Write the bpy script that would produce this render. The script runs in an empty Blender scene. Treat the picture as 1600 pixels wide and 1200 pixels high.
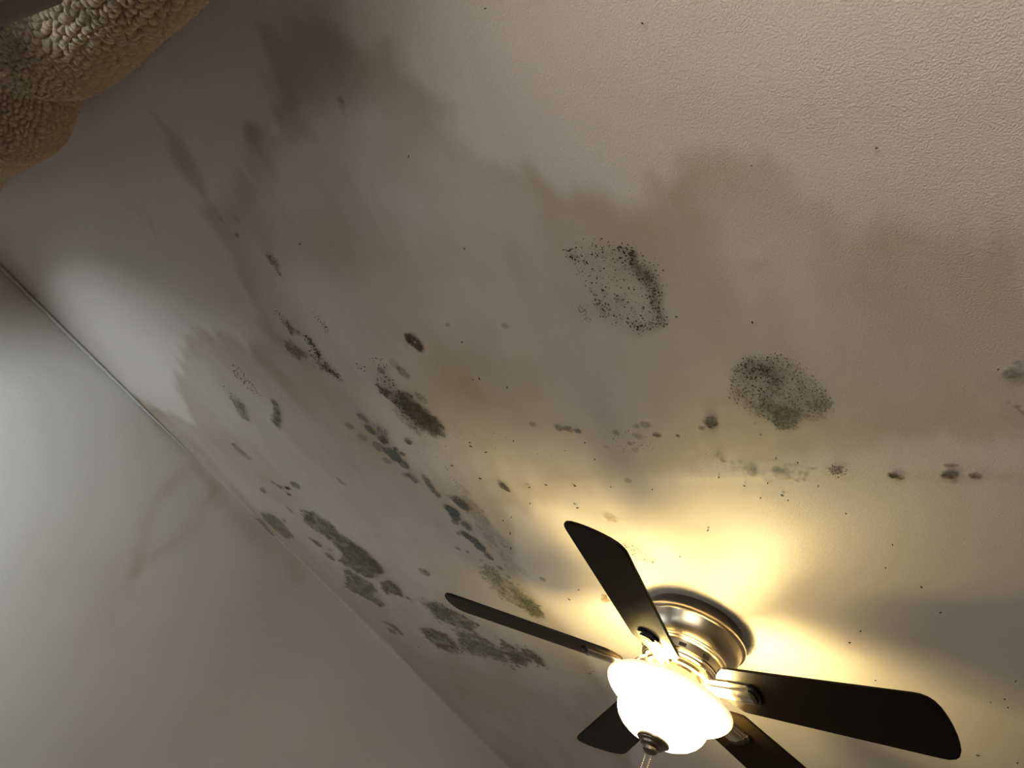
import bpy, bmesh, math, random
import numpy as np
from mathutils import Matrix, Vector

scene = bpy.context.scene
col = scene.collection
random.seed(7)
RNG = np.random.default_rng(7)

# ------------------------------------------------------------------ camera
EYE = 1.60                                  # camera height above the floor
CEIL = EYE + 0.836                          # ceiling height
F_PX = 1128.24                              # focal length for a 1600 px wide frame
RIGHT = Vector((0.72248408, 0.52395268, 0.45109904))
DOWN = Vector((-0.12844394, 0.74281305, -0.65706234))
FWD = Vector((-0.67935183, 0.41677614, 0.60396915))
cam_d = bpy.data.cameras.new('camera')
cam = bpy.data.objects.new('camera', cam_d)
col.objects.link(cam)
cam_d.sensor_width = 36.0
cam_d.lens = F_PX / 1600.0 * 36.0
cam_d.clip_start = 0.01
m = Matrix.Identity(4)
for i in range(3):
    m[i][0] = RIGHT[i]; m[i][1] = -DOWN[i]; m[i][2] = -FWD[i]
m[2][3] = EYE
cam.matrix_world = m
scene.camera = cam

# ------------------------------------------------------------------ daylight
SKY_STRENGTH = 13.5
world = bpy.data.worlds.new('daylight'); scene.world = world
world.use_nodes = True
bg = world.node_tree.nodes['Background']
bg.inputs['Color'].default_value = (0.82, 0.91, 1.0, 1)
bg.inputs['Strength'].default_value = SKY_STRENGTH

BULB_W = 9.0            # each of the two bulbs in the glass bowl
BULB_COLOR = (1.0, 0.77, 0.32)
BOWL_GLOW = 9.0         # lit frosted glass

scene.view_settings.view_transform = 'Standard'
scene.view_settings.look = 'None'
scene.view_settings.exposure = 0.38
scene.view_settings.gamma = 1.0
scene.view_settings.use_curve_mapping = False
scene.cycles.use_denoising = True
scene.cycles.max_bounces = 7
scene.cycles.diffuse_bounces = 4
scene.cycles.caustics_reflective = False

# room extents
WX0, WX1 = -2.487, 1.70                     # left wall (in view), right wall
WY0, WY1 = -0.36, 3.30                      # window wall, far wall
WIN1 = (-2.36, -0.80, EYE - 0.75, EYE + 0.52)       # window behind the blanket: x0 x1 z0 z1
FILL_WIN = (-0.62, 0.75, EYE + 0.30, EYE + 0.68)        # assumed unseen window in the same wall, shaped to brighten the ceiling


def portal(name, loc, sx, sy, rot):
    d = bpy.data.lights.new(name, 'AREA'); d.shape = 'RECTANGLE'; d.size = sx; d.size_y = sy
    d.cycles.is_portal = True
    o = bpy.data.objects.new(name, d); col.objects.link(o)
    o.location = loc; o.rotation_euler = rot
    return o


portal('window_portal', ((WIN1[0] + WIN1[1]) / 2, WY0 - 0.08, (WIN1[2] + WIN1[3]) / 2),
       WIN1[1] - WIN1[0], WIN1[3] - WIN1[2], (math.radians(90), 0, 0))
portal('window_portal', ((FILL_WIN[0] + FILL_WIN[1]) / 2, WY0 - 0.08, (FILL_WIN[2] + FILL_WIN[3]) / 2),
       FILL_WIN[1] - FILL_WIN[0], FILL_WIN[3] - FILL_WIN[2], (math.radians(90), 0, 0))


# ------------------------------------------------------------------ helpers
def pix_ray(px, py):
    a, b = (px - 800) / F_PX, (py - 600) / F_PX
    return (RIGHT * a + DOWN * b + FWD)


def on_ceiling(px, py):
    r = pix_ray(px, py); t = (CEIL - EYE) / r.z
    return (r.x * t, r.y * t)


def on_wall(px, py):
    r = pix_ray(px, py); t = WX0 / r.x
    return (r.y * t, EYE + r.z * t)


def px_size(px, py):
    """metres on the ceiling (across the view) for one pixel there"""
    r = pix_ray(px, py); t = (CEIL - EYE) / r.z
    return t / F_PX


def vnoise(x, y, seed=0):
    xi = np.floor(x).astype(np.int64); yi = np.floor(y).astype(np.int64)
    xf = x - xi; yf = y - yi
    def h(a, b):
        n = (a * 374761393 + b * 668265263 + seed * 1274126177) & 0xffffffff
        n = ((n ^ (n >> 13)) * 1274126177) & 0xffffffff
        n = n ^ (n >> 16)
        return (n & 0xffff) / 65535.0
    u = xf * xf * (3 - 2 * xf); v = yf * yf * (3 - 2 * yf)
    return (h(xi, yi) * (1 - u) + h(xi + 1, yi) * u) * (1 - v) + (h(xi, yi + 1) * (1 - u) + h(xi + 1, yi + 1) * u) * v


def fbm(x, y, seed=0, oct=4):
    s = 0; a = .5; t = 0
    for o in range(oct):
        s = s + a * vnoise(x * 2 ** o, y * 2 ** o, seed + o * 17); t += a; a *= .5
    return s / t


def sdf(px, py, poly):
    """signed distance, positive inside"""
    P = np.asarray(poly, float)
    d = np.full(px.shape, 1e9); ins = np.zeros(px.shape, bool)
    n = len(P)
    for i in range(n):
        ax, ay = P[i]; bx, by = P[(i + 1) % n]
        ex, ey = bx - ax, by - ay
        wx, wy = px - ax, py - ay
        L = ex * ex + ey * ey + 1e-12
        t = np.clip((wx * ex + wy * ey) / L, 0, 1)
        d = np.minimum(d, np.hypot(wx - t * ex, wy - t * ey))
        c = ((ay > py) != (by > py))
        with np.errstate(divide='ignore', invalid='ignore'):
            xi = ax + (py - ay) * ex / (ey if abs(ey) > 1e-12 else 1e-12)
        ins ^= c & (px < xi)
    return np.where(ins, d, -d)


def sstep(a, b, x):
    t = np.clip((x - a) / (b - a), 0, 1)
    return t * t * (3 - 2 * t)


def mesh_obj(name, verts, faces, mat, parent=None, smooth=False, attrs=None):
    me = bpy.data.meshes.new(name)
    me.from_pydata([tuple(v) for v in verts] if not isinstance(verts, np.ndarray) else verts.tolist(), [],
                   faces if not isinstance(faces, np.ndarray) else faces.tolist())
    if attrs:
        for k, v in attrs.items():
            at = me.attributes.new(k, 'FLOAT', 'POINT')
            at.data.foreach_set('value', np.asarray(v, np.float32))
    if smooth:
        me.polygons.foreach_set('use_smooth', [True] * len(me.polygons))
    me.update()
    o = bpy.data.objects.new(name, me); col.objects.link(o)
    if mat: me.materials.append(mat)
    if parent: o.parent = parent
    return o


def bm_obj(name, bm, mat, parent=None, smooth=False, angle=None):
    me = bpy.data.meshes.new(name)
    bmesh.ops.recalc_face_normals(bm, faces=bm.faces)
    bm.to_mesh(me); bm.free()
    o = bpy.data.objects.new(name, me); col.objects.link(o)
    if mat: me.materials.append(mat)
    if parent: o.parent = parent
    if smooth:
        me.polygons.foreach_set('use_smooth', [True] * len(me.polygons))
        if angle: me.set_sharp_from_angle(angle=math.radians(angle))
    return o


def box(bm, x0, x1, y0, y1, z0, z1):
    vs = [bm.verts.new((x, y, z)) for x in (x0, x1) for y in (y0, y1) for z in (z0, z1)]
    for f in ((0, 1, 3, 2), (4, 6, 7, 5), (0, 4, 5, 1), (2, 3, 7, 6), (0, 2, 6, 4), (1, 5, 7, 3)):
        bm.faces.new([vs[i] for i in f])


def lathe(name, prof, mat, parent, seg=96, smooth=True, angle=28):
    bm = bmesh.new(); rings = []
    for (r, z) in prof:
        if r < 1e-5: rings.append([bm.verts.new((0, 0, z))])
        else: rings.append([bm.verts.new((r * math.cos(2 * math.pi * i / seg), r * math.sin(2 * math.pi * i / seg), z)) for i in range(seg)])
    for a, b in zip(rings, rings[1:]):
        for i in range(seg):
            j = (i + 1) % seg
            if len(a) == 1 and len(b) == 1: continue
            if len(a) == 1: bm.faces.new((a[0], b[i], b[j]))
            elif len(b) == 1: bm.faces.new((a[i], b[0], a[j]))
            else: bm.faces.new((a[i], b[i], b[j], a[j]))
    return bm_obj(name, bm, mat, parent, smooth, angle)


def grid(us, vs):
    nu, nv = len(us), len(vs)
    U, V = np.meshgrid(us, vs, indexing='ij')
    idx = np.arange(nu * nv).reshape(nu, nv)
    F = np.stack([idx[:-1, :-1], idx[1:, :-1], idx[1:, 1:], idx[:-1, 1:]], -1).reshape(-1, 4)
    return U, V, F


# ------------------------------------------------------------------ materials
class NT:
    def __init__(s, name):
        s.m = bpy.data.materials.new(name); s.m.use_nodes = True
        s.t = s.m.node_tree; s.b = s.t.nodes['Principled BSDF']; s.out = s.t.nodes['Material Output']
    def n(s, kind, **kw):
        o = s.t.nodes.new(kind)
        for k, v in kw.items():
            if k in o.inputs: o.inputs[k].default_value = v
            else: setattr(o, k, v)
        return o
    def l(s, a, b): s.t.links.new(a, b)


def simple(name, color, rough=.5, metal=0, noise=None, bump=None, spec=.5):
    k = NT(name)
    k.b.inputs['Roughness'].default_value = rough; k.b.inputs['Metallic'].default_value = metal
    k.b.inputs['Specular IOR Level'].default_value = spec
    k.b.inputs['Base Color'].default_value = (*color, 1)
    tc = k.n('ShaderNodeTexCoord')
    if noise:
        sc, amt, stretch = noise
        mp = k.n('ShaderNodeMapping'); mp.inputs['Scale'].default_value = stretch
        k.l(tc.outputs['Object'], mp.inputs['Vector'])
        nz = k.n('ShaderNodeTexNoise'); nz.inputs['Scale'].default_value = sc; nz.inputs['Detail'].default_value = 4
        k.l(mp.outputs['Vector'], nz.inputs['Vector'])
        mx = k.n('ShaderNodeMix', data_type='RGBA')
        mx.inputs['A'].default_value = (*[c * (1 - amt) for c in color], 1)
        mx.inputs['B'].default_value = (*[min(1, c * (1 + amt)) for c in color], 1)
        k.l(nz.outputs['Fac'], mx.inputs['Factor'])
        k.l(mx.outputs['Result'], k.b.inputs['Base Color'])
    if bump:
        sc, st, di = bump
        nz = k.n('ShaderNodeTexNoise'); nz.inputs['Scale'].default_value = sc; nz.inputs['Detail'].default_value = 3
        k.l(tc.outputs['Object'], nz.inputs['Vector'])
        bp = k.n('ShaderNodeBump'); bp.inputs['Strength'].default_value = st; bp.inputs['Distance'].default_value = di
        k.l(nz.outputs['Fac'], bp.inputs['Height']); k.l(bp.outputs['Normal'], k.b.inputs['Normal'])
    return k.m


def painted(name, base, tan, rust, rough, bump_scale, bump_dist):
    """painted plasterboard; 'stain' and 'rust' attributes carry the water marks"""
    k = NT(name)
    tc = k.n('ShaderNodeTexCoord')
    a = k.n('ShaderNodeAttribute', attribute_name='stain'); r = k.n('ShaderNodeAttribute', attribute_name='rust')
    nz = k.n('ShaderNodeTexNoise'); nz.inputs['Scale'].default_value = 9; nz.inputs['Detail'].default_value = 6
    nz.inputs['Roughness'].default_value = .6
    k.l(tc.outputs['Object'], nz.inputs['Vector'])
    mr = k.n('ShaderNodeMapRange'); mr.inputs['From Min'].default_value = .3; mr.inputs['From Max'].default_value = .7
    mr.inputs['To Min'].default_value = .86; mr.inputs['To Max'].default_value = 1.14
    k.l(nz.outputs['Fac'], mr.inputs['Value'])
    mu = k.n('ShaderNodeMath', operation='MULTIPLY'); mu.use_clamp = True
    k.l(a.outputs['Fac'], mu.inputs[0]); k.l(mr.outputs['Result'], mu.inputs[1])
    m1 = k.n('ShaderNodeMix', data_type='RGBA'); m1.inputs['A'].default_value = (*base, 1); m1.inputs['B'].default_value = (*tan, 1)
    k.l(mu.outputs[0], m1.inputs['Factor'])
    m2 = k.n('ShaderNodeMix', data_type='RGBA'); m2.inputs['B'].default_value = (*rust, 1)
    k.l(r.outputs['Fac'], m2.inputs['Factor']); k.l(m1.outputs['Result'], m2.inputs['A'])
    k.l(m2.outputs['Result'], k.b.inputs['Base Color'])
    n2 = k.n('ShaderNodeTexNoise'); n2.inputs['Scale'].default_value = bump_scale; n2.inputs['Detail'].default_value = 2
    k.l(tc.outputs['Object'], n2.inputs['Vector'])
    bp = k.n('ShaderNodeBump'); bp.inputs['Strength'].default_value = 1.0; bp.inputs['Distance'].default_value = bump_dist
    k.l(n2.outputs['Fac'], bp.inputs['Height']); k.l(bp.outputs['Normal'], k.b.inputs['Normal'])
    k.b.inputs['Roughness'].default_value = rough
    return k.m


def mold_mat(name, color, vary, scale=220, grain=.5):
    """film of mold: 'a' attribute is how thick it has grown"""
    k = NT(name)
    tc = k.n('ShaderNodeTexCoord')
    nz = k.n('ShaderNodeTexNoise'); nz.inputs['Scale'].default_value = scale; nz.inputs['Detail'].default_value = 3
    k.l(tc.outputs['Object'], nz.inputs['Vector'])
    mx = k.n('ShaderNodeMix', data_type='RGBA'); mx.inputs['A'].default_value = (*color, 1); mx.inputs['B'].default_value = (*vary, 1)
    k.l(nz.outputs['Fac'], mx.inputs['Factor']); k.l(mx.outputs['Result'], k.b.inputs['Base Color'])
    k.b.inputs['Roughness'].default_value = .9
    k.b.inputs['Specular IOR Level'].default_value = .1
    a = k.n('ShaderNodeAttribute', attribute_name='a')
    mr = k.n('ShaderNodeMapRange'); mr.inputs['From Min'].default_value = .35; mr.inputs['From Max'].default_value = .65
    mr.inputs['To Min'].default_value = 1 - grain; mr.inputs['To Max'].default_value = 1 + grain * .4
    k.l(nz.outputs['Fac'], mr.inputs['Value'])
    mu = k.n('ShaderNodeMath', operation='MULTIPLY'); mu.use_clamp = True
    k.l(a.outputs['Fac'], mu.inputs[0]); k.l(mr.outputs['Result'], mu.inputs[1])
    tr = k.n('ShaderNodeBsdfTransparent'); ms = k.n('ShaderNodeMixShader')
    k.l(mu.outputs[0], ms.inputs['Fac']); k.l(tr.outputs[0], ms.inputs[1]); k.l(k.b.outputs[0], ms.inputs[2])
    k.l(ms.outputs[0], k.out.inputs['Surface'])
    return k.m


M = {}
M['ceiling'] = painted('ceiling_paint', (.70, .645, .59), (.40, .32, .205), (.42, .28, .11), .48, 440, .0010)
M['wall'] = painted('wall_paint', (.72, .69, .64), (.46, .36, .22), (.50, .36, .17), .5, 170, .0006)
M['plain_wall'] = simple('plain_wall_paint', (.58, .52, .45), .6, bump=(170, .3, .001))
M['floor'] = simple('floor_carpet', (.34, .29, .23), .95, noise=(60, .3, (1, 1, 1)))
M['white_trim'] = simple('white_trim_paint', (.70, .70, .68), .45, noise=(12, .06, (1, 1, 1)))
M['nickel'] = simple('brushed_nickel', (.50, .43, .33), .30, 1.0, noise=(30, .15, (1, 1, 30)))
M['nickel_bright'] = simple('polished_nickel', (.66, .58, .46), .18, 1.0, noise=(25, .12, (1, 1, 6)))
M['nickel_dark'] = simple('antique_nickel', (.22, .19, .15), .33, 1.0, noise=(25, .2, (1, 1, 12)))
M['bronze'] = simple('dark_bronze', (.035, .03, .025), .3, .6, noise=(40, .3, (1, 1, 1)))
M['blade'] = simple('espresso_wood', (.008, .0048, .0022), .40, 0, noise=(14, .55, (1.5, 22, 22)), spec=.10)
M['black'] = simple('black_gap', (.01, .01, .01), .8, noise=(10, .3, (1, 1, 1)))
M['sherpa'] = simple('sherpa_fleece', (.62, .49, .32), .95, noise=(130, .22, (1, 1, 1)), bump=(900, .35, .002))
M['plum'] = simple('plum_grey_curtain', (.22, .175, .18), .85, noise=(80, .25, (1, 1, 1)))
M['olive'] = mold_mat('olive_mold', (.085, .080, .040), (.20, .185, .115), 260, .6)
M['dark_olive'] = mold_mat('dark_olive_mold', (.040, .038, .016), (.12, .11, .055), 260, .6)
M['green'] = mold_mat('green_mold', (.10, .105, .052), (.22, .22, .13), 240, .7)
M['blue'] = mold_mat('blue_grey_mold', (.10, .118, .112), (.18, .195, .175), 160, .25)
M['brown'] = mold_mat('brown_mold', (.07, .050, .030), (.14, .11, .07), 200, .35)
M['dark_brown'] = mold_mat('dark_brown_mold', (.045, .032, .016), (.10, .075, .045), 200, .3)
M['grey'] = mold_mat('grey_mold', (.17, .15, .13), (.26, .23, .195), 160, .25)
M['ochre'] = mold_mat('ochre_spot', (.34, .20, .07), (.42, .27, .12), 120, .2)
M['speck'] = simple('dark_mold_specks', (.055, .050, .032), .9, noise=(120, .6, (1, 1, 1)), spec=.1)
M['speckg'] = simple('green_mold_specks', (.125, .120, .068), .9, noise=(120, .6, (1, 1, 1)), spec=.1)

k = NT('lit_frosted_glass')
k.b.inputs['Base Color'].default_value = (.9, .86, .76, 1); k.b.inputs['Roughness'].default_value = .35
k.b.inputs['Emission Color'].default_value = (1.0, .78, .40, 1)
nz = k.n('ShaderNodeTexNoise'); nz.inputs['Scale'].default_value = 18
tc = k.n('ShaderNodeTexCoord'); k.l(tc.outputs['Object'], nz.inputs['Vector'])
bp = k.n('ShaderNodeBump'); bp.inputs['Strength'].default_value = .05; k.l(nz.outputs['Fac'], bp.inputs['Height'])
k.l(bp.outputs['Normal'], k.b.inputs['Normal'])
sp = k.n('ShaderNodeSeparateXYZ'); k.l(tc.outputs['Object'], sp.inputs[0])      # the flared rim lies further from the bulbs
mr = k.n('ShaderNodeMapRange'); mr.inputs['From Min'].default_value = -.064; mr.inputs['From Max'].default_value = -.028
mr.inputs['To Min'].default_value = 1.0; mr.inputs['To Max'].default_value = .22
pw = k.n('ShaderNodeMath', operation='POWER'); pw.inputs[1].default_value = 2.0
ml = k.n('ShaderNodeMath', operation='MULTIPLY'); ml.inputs[1].default_value = BOWL_GLOW
k.l(sp.outputs['Z'], mr.inputs['Value']); k.l(mr.outputs['Result'], pw.inputs[0]); k.l(pw.outputs[0], ml.inputs[0])
k.l(ml.outputs[0], k.b.inputs['Emission Strength'])
M['bowl'] = k.m
def glass_mat(name, tint):
    k = NT(name)
    tr = k.n('ShaderNodeBsdfTransparent'); tr.inputs['Color'].default_value = (*tint, 1)
    gl = k.n('ShaderNodeBsdfGlossy'); gl.inputs['Roughness'].default_value = .02
    fr = k.n('ShaderNodeFresnel'); fr.inputs['IOR'].default_value = 1.3; ms = k.n('ShaderNodeMixShader')
    k.l(fr.outputs[0], ms.inputs[0]); k.l(tr.outputs[0], ms.inputs[1]); k.l(gl.outputs[0], ms.inputs[2])
    k.l(ms.outputs[0], k.out.inputs['Surface'])
    return k.m


M['glass'] = glass_mat('window_glass', (1, 1, 1))
M['warm_tint_glass'] = glass_mat('warm_tint_window_glass', (1.0, .90, .79))  # tint added to warm the daylight from the assumed window


# ------------------------------------------------------------------ room shell
def structure(o): o['kind'] = 'structure'; return o


# water marks on the ceiling, traced as outlines on the ceiling itself
STAIN = [(410, 45), (450, 40), (500, 28), (560, 66), (590, 78), (616, 62), (646, 122), (697, 158), (703, 205), (740, 235), (800, 252),
         (835, 264), (870, 285), (930, 300), (975, 312), (1010, 318), (1022, 275), (1060, 250), (1110, 230), (1160, 230), (1212, 243),
         (1226, 292), (1275, 294), (1305, 330), (1320, 348), (1345, 332), (1380, 348), (1410, 335), (1480, 342), (1540, 370), (1565, 358), (1640, 392),
         (1640, 690), (1450, 700), (1250, 715), (1000, 745), (800, 800), (815, 900), (900, 1000), (960, 1090), (1000, 1230), (810, 1215), (600, 1003), (500, 906),
         (330, 742), (205, 618), (240, 632), (305, 662), (292, 640), (280, 610), (282, 560), (300, 530), (320, 516), (350, 517), (378, 538),
         (402, 530), (396, 480), (366, 412), (338, 362), (314, 322), (340, 318), (372, 260), (368, 200), (385, 188), (408, 196), (428, 190),
         (438, 165), (421, 124), (412, 75)]
LEAF = [(228, 158), (250, 185), (285, 214), (304, 250), (322, 290), (330, 330), (312, 305), (285, 280), (262, 245), (256, 215), (236, 182)]
RIMS = [  # darker tide lines: px polyline, half width (m), strength
    ([(314, 322), (338, 362), (366, 412), (396, 480), (420, 520), (470, 560)], .022, .34),
    ([(300, 545), (306, 526), (325, 516), (350, 520), (390, 548), (440, 590), (480, 640)], .03, .30),
    ([(412, 60), (420, 110), (440, 160), (470, 200)], .02, .22),
    ([(616, 70), (650, 128), (695, 160), (700, 200)], .022, .25),
    ([(205, 618), (250, 645), (300, 690), (360, 760), (420, 830)], .03, .22),
    ([(372, 215), (390, 200), (400, 230), (415, 262)], .018, .26),
    ([(780, 260), (835, 280), (870, 300), (930, 315)], .02, .12),
    ([(1022, 285), (1060, 300), (1090, 340)], .02, .14),
    ([(1215, 255), (1224, 290), (1270, 305), (1300, 340)], .02, .12),
]
BLOTCH = [  # px centre, radius m, amount
    (480, 370, .12, .30), (560, 345, .14, .22), (540, 400, .10, .14), (640, 230, .10, .10), (520, 620, .13, .24), (640, 480, .20, .10),
    (720, 600, .12, .22), (800, 620, .10, .14), (440, 200, .06, .10), (1100, 430, .12, .10), (980, 380, .10, .06), (420, 740, .20, .26), (500, 700, .16, .16), (560, 950, .22, .22), (700, 1050, .25, .24), (450, 860, .2, .18),  # lower-left ones also paint in shade on the ceiling beside the wall
    (620, 760, .14, .14), (590, 690, .08, .16), (350, 560, .06, .10), (500, 980, .2, .1), (640, 1020, .14, .12), (850, 1150, .35, .05),
    (290, 250, .05, .30), (1220, 340, .10, -.14), (1180, 400, .07, -.18), (470, 450, .09, -.20), (510, 540, .10, -.20), (600, 640, .06, -.22),
    (690, 720, .10, -.30), (860, 700, .16, -.20), (560, 150, .10, -.12), (720, 280, .09, -.16), (400, 620, .10, -.04), (480, 680, .08, -.04),
    (1000, 440, .07, -.06), (1420, 560, .25, -.10), (1000, 640, .16, -.06), (380, 300, .07, -.06), (440, 330, .06, -.06)]


def poly_dist(X, Y, pts):
    d = np.full(X.shape, 1e9)
    for (ax, ay), (bx, by) in zip(pts, pts[1:]):
        ex, ey = bx - ax, by - ay
        t = np.clip(((X - ax) * ex + (Y - ay) * ey) / (ex * ex + ey * ey), 0, 1)
        d = np.minimum(d, np.hypot(X - ax - t * ex, Y - ay - t * ey))
    return d


def ceiling_stain(X, Y):
    # feathery fronds: noise stretched along the direction the water crept
    fr = fbm(X * 30 + Y * 6, Y * 7 - X * 2, 3, 4) - .5
    lo = fbm(X * 7, Y * 7, 11, 3) - .5
    xw = X + .03 * lo + .012 * fr; yw = Y + .05 * lo + .07 * fr
    d = sdf(xw, yw, [on_ceiling(*p) for p in STAIN])
    soft = .009 + .024 * fbm(X * 3, Y * 3, 5, 2)
    ins = sstep(-soft, soft * 1.6, d)
    edge = np.exp(-np.clip(d, 0, 9) / .07)
    cloud = fbm(X * 5 + 3, Y * 5, 21, 4) - .5
    s = ins * (.44 + .16 * edge + .40 * cloud + .24 * fr)
    d2 = sdf(X + .012 * fr, Y + .012 * lo, [on_ceiling(*p) for p in LEAF])
    s = np.maximum(s, sstep(-.008, .02, d2) * (.42 + .5 * fr))
    for pts, w, amt in RIMS:
        q = [on_ceiling(*p) for p in pts]
        s = s + amt * np.exp(-(poly_dist(xw, yw, q) / w) ** 2) * np.clip(ins + sstep(-.01, .01, d2), 0, 1)
    for x, y, r, amt in BLOTCH:
        cx_, cy_ = on_ceiling(x, y)
        s = s + amt * np.exp(-(((X + .05 * lo - cx_) ** 2 + (Y + .05 * fr - cy_) ** 2) / r ** 2)) * np.clip(ins * 1.2 + sstep(-.01, .01, d2), 0, 1)
    return np.clip(s, 0, 1)


def ceiling_rust(X, Y):
    s = np.zeros_like(X)
    for x, y, r, amt in ((505, 620, .10, .16), (560, 690, .07, .30), (600, 650, .05, .12), (880, 745, .04, .14), (740, 795, .03, .3), (770, 690, .05, .12), (470, 600, .06, .1)):
        cx_, cy_ = on_ceiling(x, y)
        s = s + amt * np.exp(-((X - cx_) ** 2 + (Y - cy_) ** 2) / r ** 2)
    return np.clip(s * (.4 + 1.2 * fbm(X * 14, Y * 14, 31, 4)), 0, 1)


FX, FY = -0.9013, 1.3281                     # fan axis
SEAM_A, SEAM_B = on_ceiling(860, 749), on_ceiling(1560, 741)
xs = np.concatenate([np.linspace(WX0 - .02, .12, 470), np.linspace(.12, WX1, 30)[1:]])
ys = np.concatenate([np.linspace(WY0 - .02, 2.75, 520), np.linspace(2.75, WY1 + .05, 8)[1:]])
U, V, F = grid(xs, ys)
# plasterboard joint: a shallow ridge where the tape has let go, a second one along the wall side
sx0, sy0 = SEAM_A; slope = (SEAM_B[1] - sy0) / (SEAM_B[0] - sx0)
dy = V - (sy0 + slope * (U - sx0))
along = sstep(sx0 - .15, sx0 + .05, U) * (.6 + .8 * fbm(U * 12, V * 3, 44, 3))
Z = CEIL + 0 * U
Z -= .0012 * along * np.where(dy < 0, np.exp(-(dy / .05) ** 2) , np.exp(-(dy / .006) ** 2))
dx = U + 1.41 + .02 * (fbm(U * 0 + 3, V * 4, 7, 2) - .5)
Z -= .0020 * np.exp(-(dx / .03) ** 2) * sstep(-.2, .3, V) * (.3 + fbm(U * 4, V * 6, 8, 3))
Z -= .004 * (fbm(U * 4, V * 4, 51, 3) - .5)
for x, y in ((533, 158), (290, 180), (962, 460), (1180, 405), (945, 934), (1590, 585), (792, 505), (648, 533)):        # nail heads pushing through the paint
    cx_, cy_ = on_ceiling(x, y)
    Z -= .0018 * np.exp(-((U - cx_) ** 2 + (V - cy_) ** 2) / .012 ** 2)
Z = np.where((np.hypot(U - FX, V - FY) < .20), CEIL, Z)
ceiling = structure(mesh_obj('ceiling', np.stack([U, V, Z], -1).reshape(-1, 3), F[:, ::-1], M['ceiling'], smooth=True,
                             attrs={'stain': ceiling_stain(U, V).ravel(), 'rust': ceiling_rust(U, V).ravel()}))

# left wall
WSTAIN = [  # px polyline, half width, tan, rust
    ([(120, 510), (170, 560), (230, 625), (275, 680)], .030, .30, .05),
    ([(225, 625), (262, 675), (300, 725), (330, 752)], .022, .35, .30),
    ([(285, 738), (250, 775), (228, 830), (205, 890)], .028, .32, .18),
    ([(340, 765), (310, 820), (262, 858), (205, 892)], .028, .30, .18),
    ([(345, 765), (380, 810), (420, 848), (470, 895)], .040, .26, .34),
    ([(470, 880), (540, 955)], .05, .10, .16),
    ([(180, 920), (160, 990)], .09, .14, .08),
    ([(80, 900), (230, 960)], .16, .10, .06),
    ([(420, 1000), (300, 1120)], .2, .10, .04)]
ys2 = np.concatenate([np.linspace(WY0 - .03, 2.9, 400), np.linspace(2.9, WY1 + .03, 6)[1:]])
zs2 = np.concatenate([np.linspace(0, EYE - .75, 12), np.linspace(EYE - .75, CEIL + .02, 190)[1:]])
U, V, F = grid(ys2, zs2)
lo = fbm(U * 8, V * 8, 61, 4) - .5; hi = fbm(U * 30, V * 30, 62, 3) - .5
tan_ = np.zeros_like(U); rst = np.zeros_like(U)
for pts, w, t_, r_ in WSTAIN:
    q = [on_wall(*p) for p in pts]
    g = np.exp(-(poly_dist(U + .05 * lo + .012 * hi, V + .05 * lo + .012 * hi, q) / w) ** 2)
    br_ = .35 + 1.0 * fbm(U * 22, V * 22, 66, 4)
    tan_ += .75 * t_ * g * br_; rst += .6 * r_ * g * br_
Xw = WX0 + .006 * (fbm(U * 3, V * 3, 63, 3) - .5)
Xw = WX0 + (Xw - WX0) * (1 - sstep(CEIL - .10, CEIL - .01, V))
structure(mesh_obj('wall_left', np.stack([Xw, U, V], -1).reshape(-1, 3), F, M['wall'], smooth=True,
                   attrs={'stain': np.clip(tan_, 0, 1).ravel(), 'rust': np.clip(rst, 0, 1).ravel()}))

# caulk bead that has shrunk away along the corner
n = 90; vs = []; fs = []
for i in range(n):
    y = WY0 + .01 + (0.60 - WY0) * i / (n - 1)
    w = .0055 * (1 - .6 * (i / (n - 1)) ** 3) * (.8 + .4 * random.random())
    z = CEIL - .002
    for (a, b) in ((0, 0), (w * .3, -w * .2), (w, -w * 1.2), (w * .5, -w * 1.9), (0, -w * 2.0)):
        vs.append((WX0 + .0045 + a, y, z - b * 0 + b))
for i in range(n - 1):
    for j in range(4):
        a = i * 5 + j
        fs.append((a, a + 5, a + 6, a + 1))
structure(mesh_obj('trim_1', vs, fs, M['white_trim'], smooth=True))


bm = bmesh.new()
cuts = [WX0 - .1, WIN1[0], WIN1[1], FILL_WIN[0], FILL_WIN[1], WX1 + .1]
for i in (0, 2, 4): box(bm, cuts[i], cuts[i + 1], WY0 - .16, WY0, 0, CEIL + .02)
for w_ in (WIN1, FILL_WIN):
    box(bm, w_[0], w_[1], WY0 - .16, WY0, 0, w_[2]); box(bm, w_[0], w_[1], WY0 - .16, WY0, w_[3], CEIL + .02)
structure(bm_obj('wall_window', bm, M['plain_wall']))
bm = bmesh.new(); box(bm, WX1, WX1 + .1, WY0, WY1 + .1, 0, CEIL + .02); structure(bm_obj('wall_right', bm, M['plain_wall']))
bm = bmesh.new(); box(bm, WX0 - .1, WX1, WY1, WY1 + .1, 0, CEIL + .02); structure(bm_obj('wall_far', bm, M['plain_wall']))
bm = bmesh.new(); box(bm, WX0 - .1, WX1 + .1, WY0 - .1, WY1 + .1, -.08, 0); structure(bm_obj('floor', bm, M['floor']))


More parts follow.
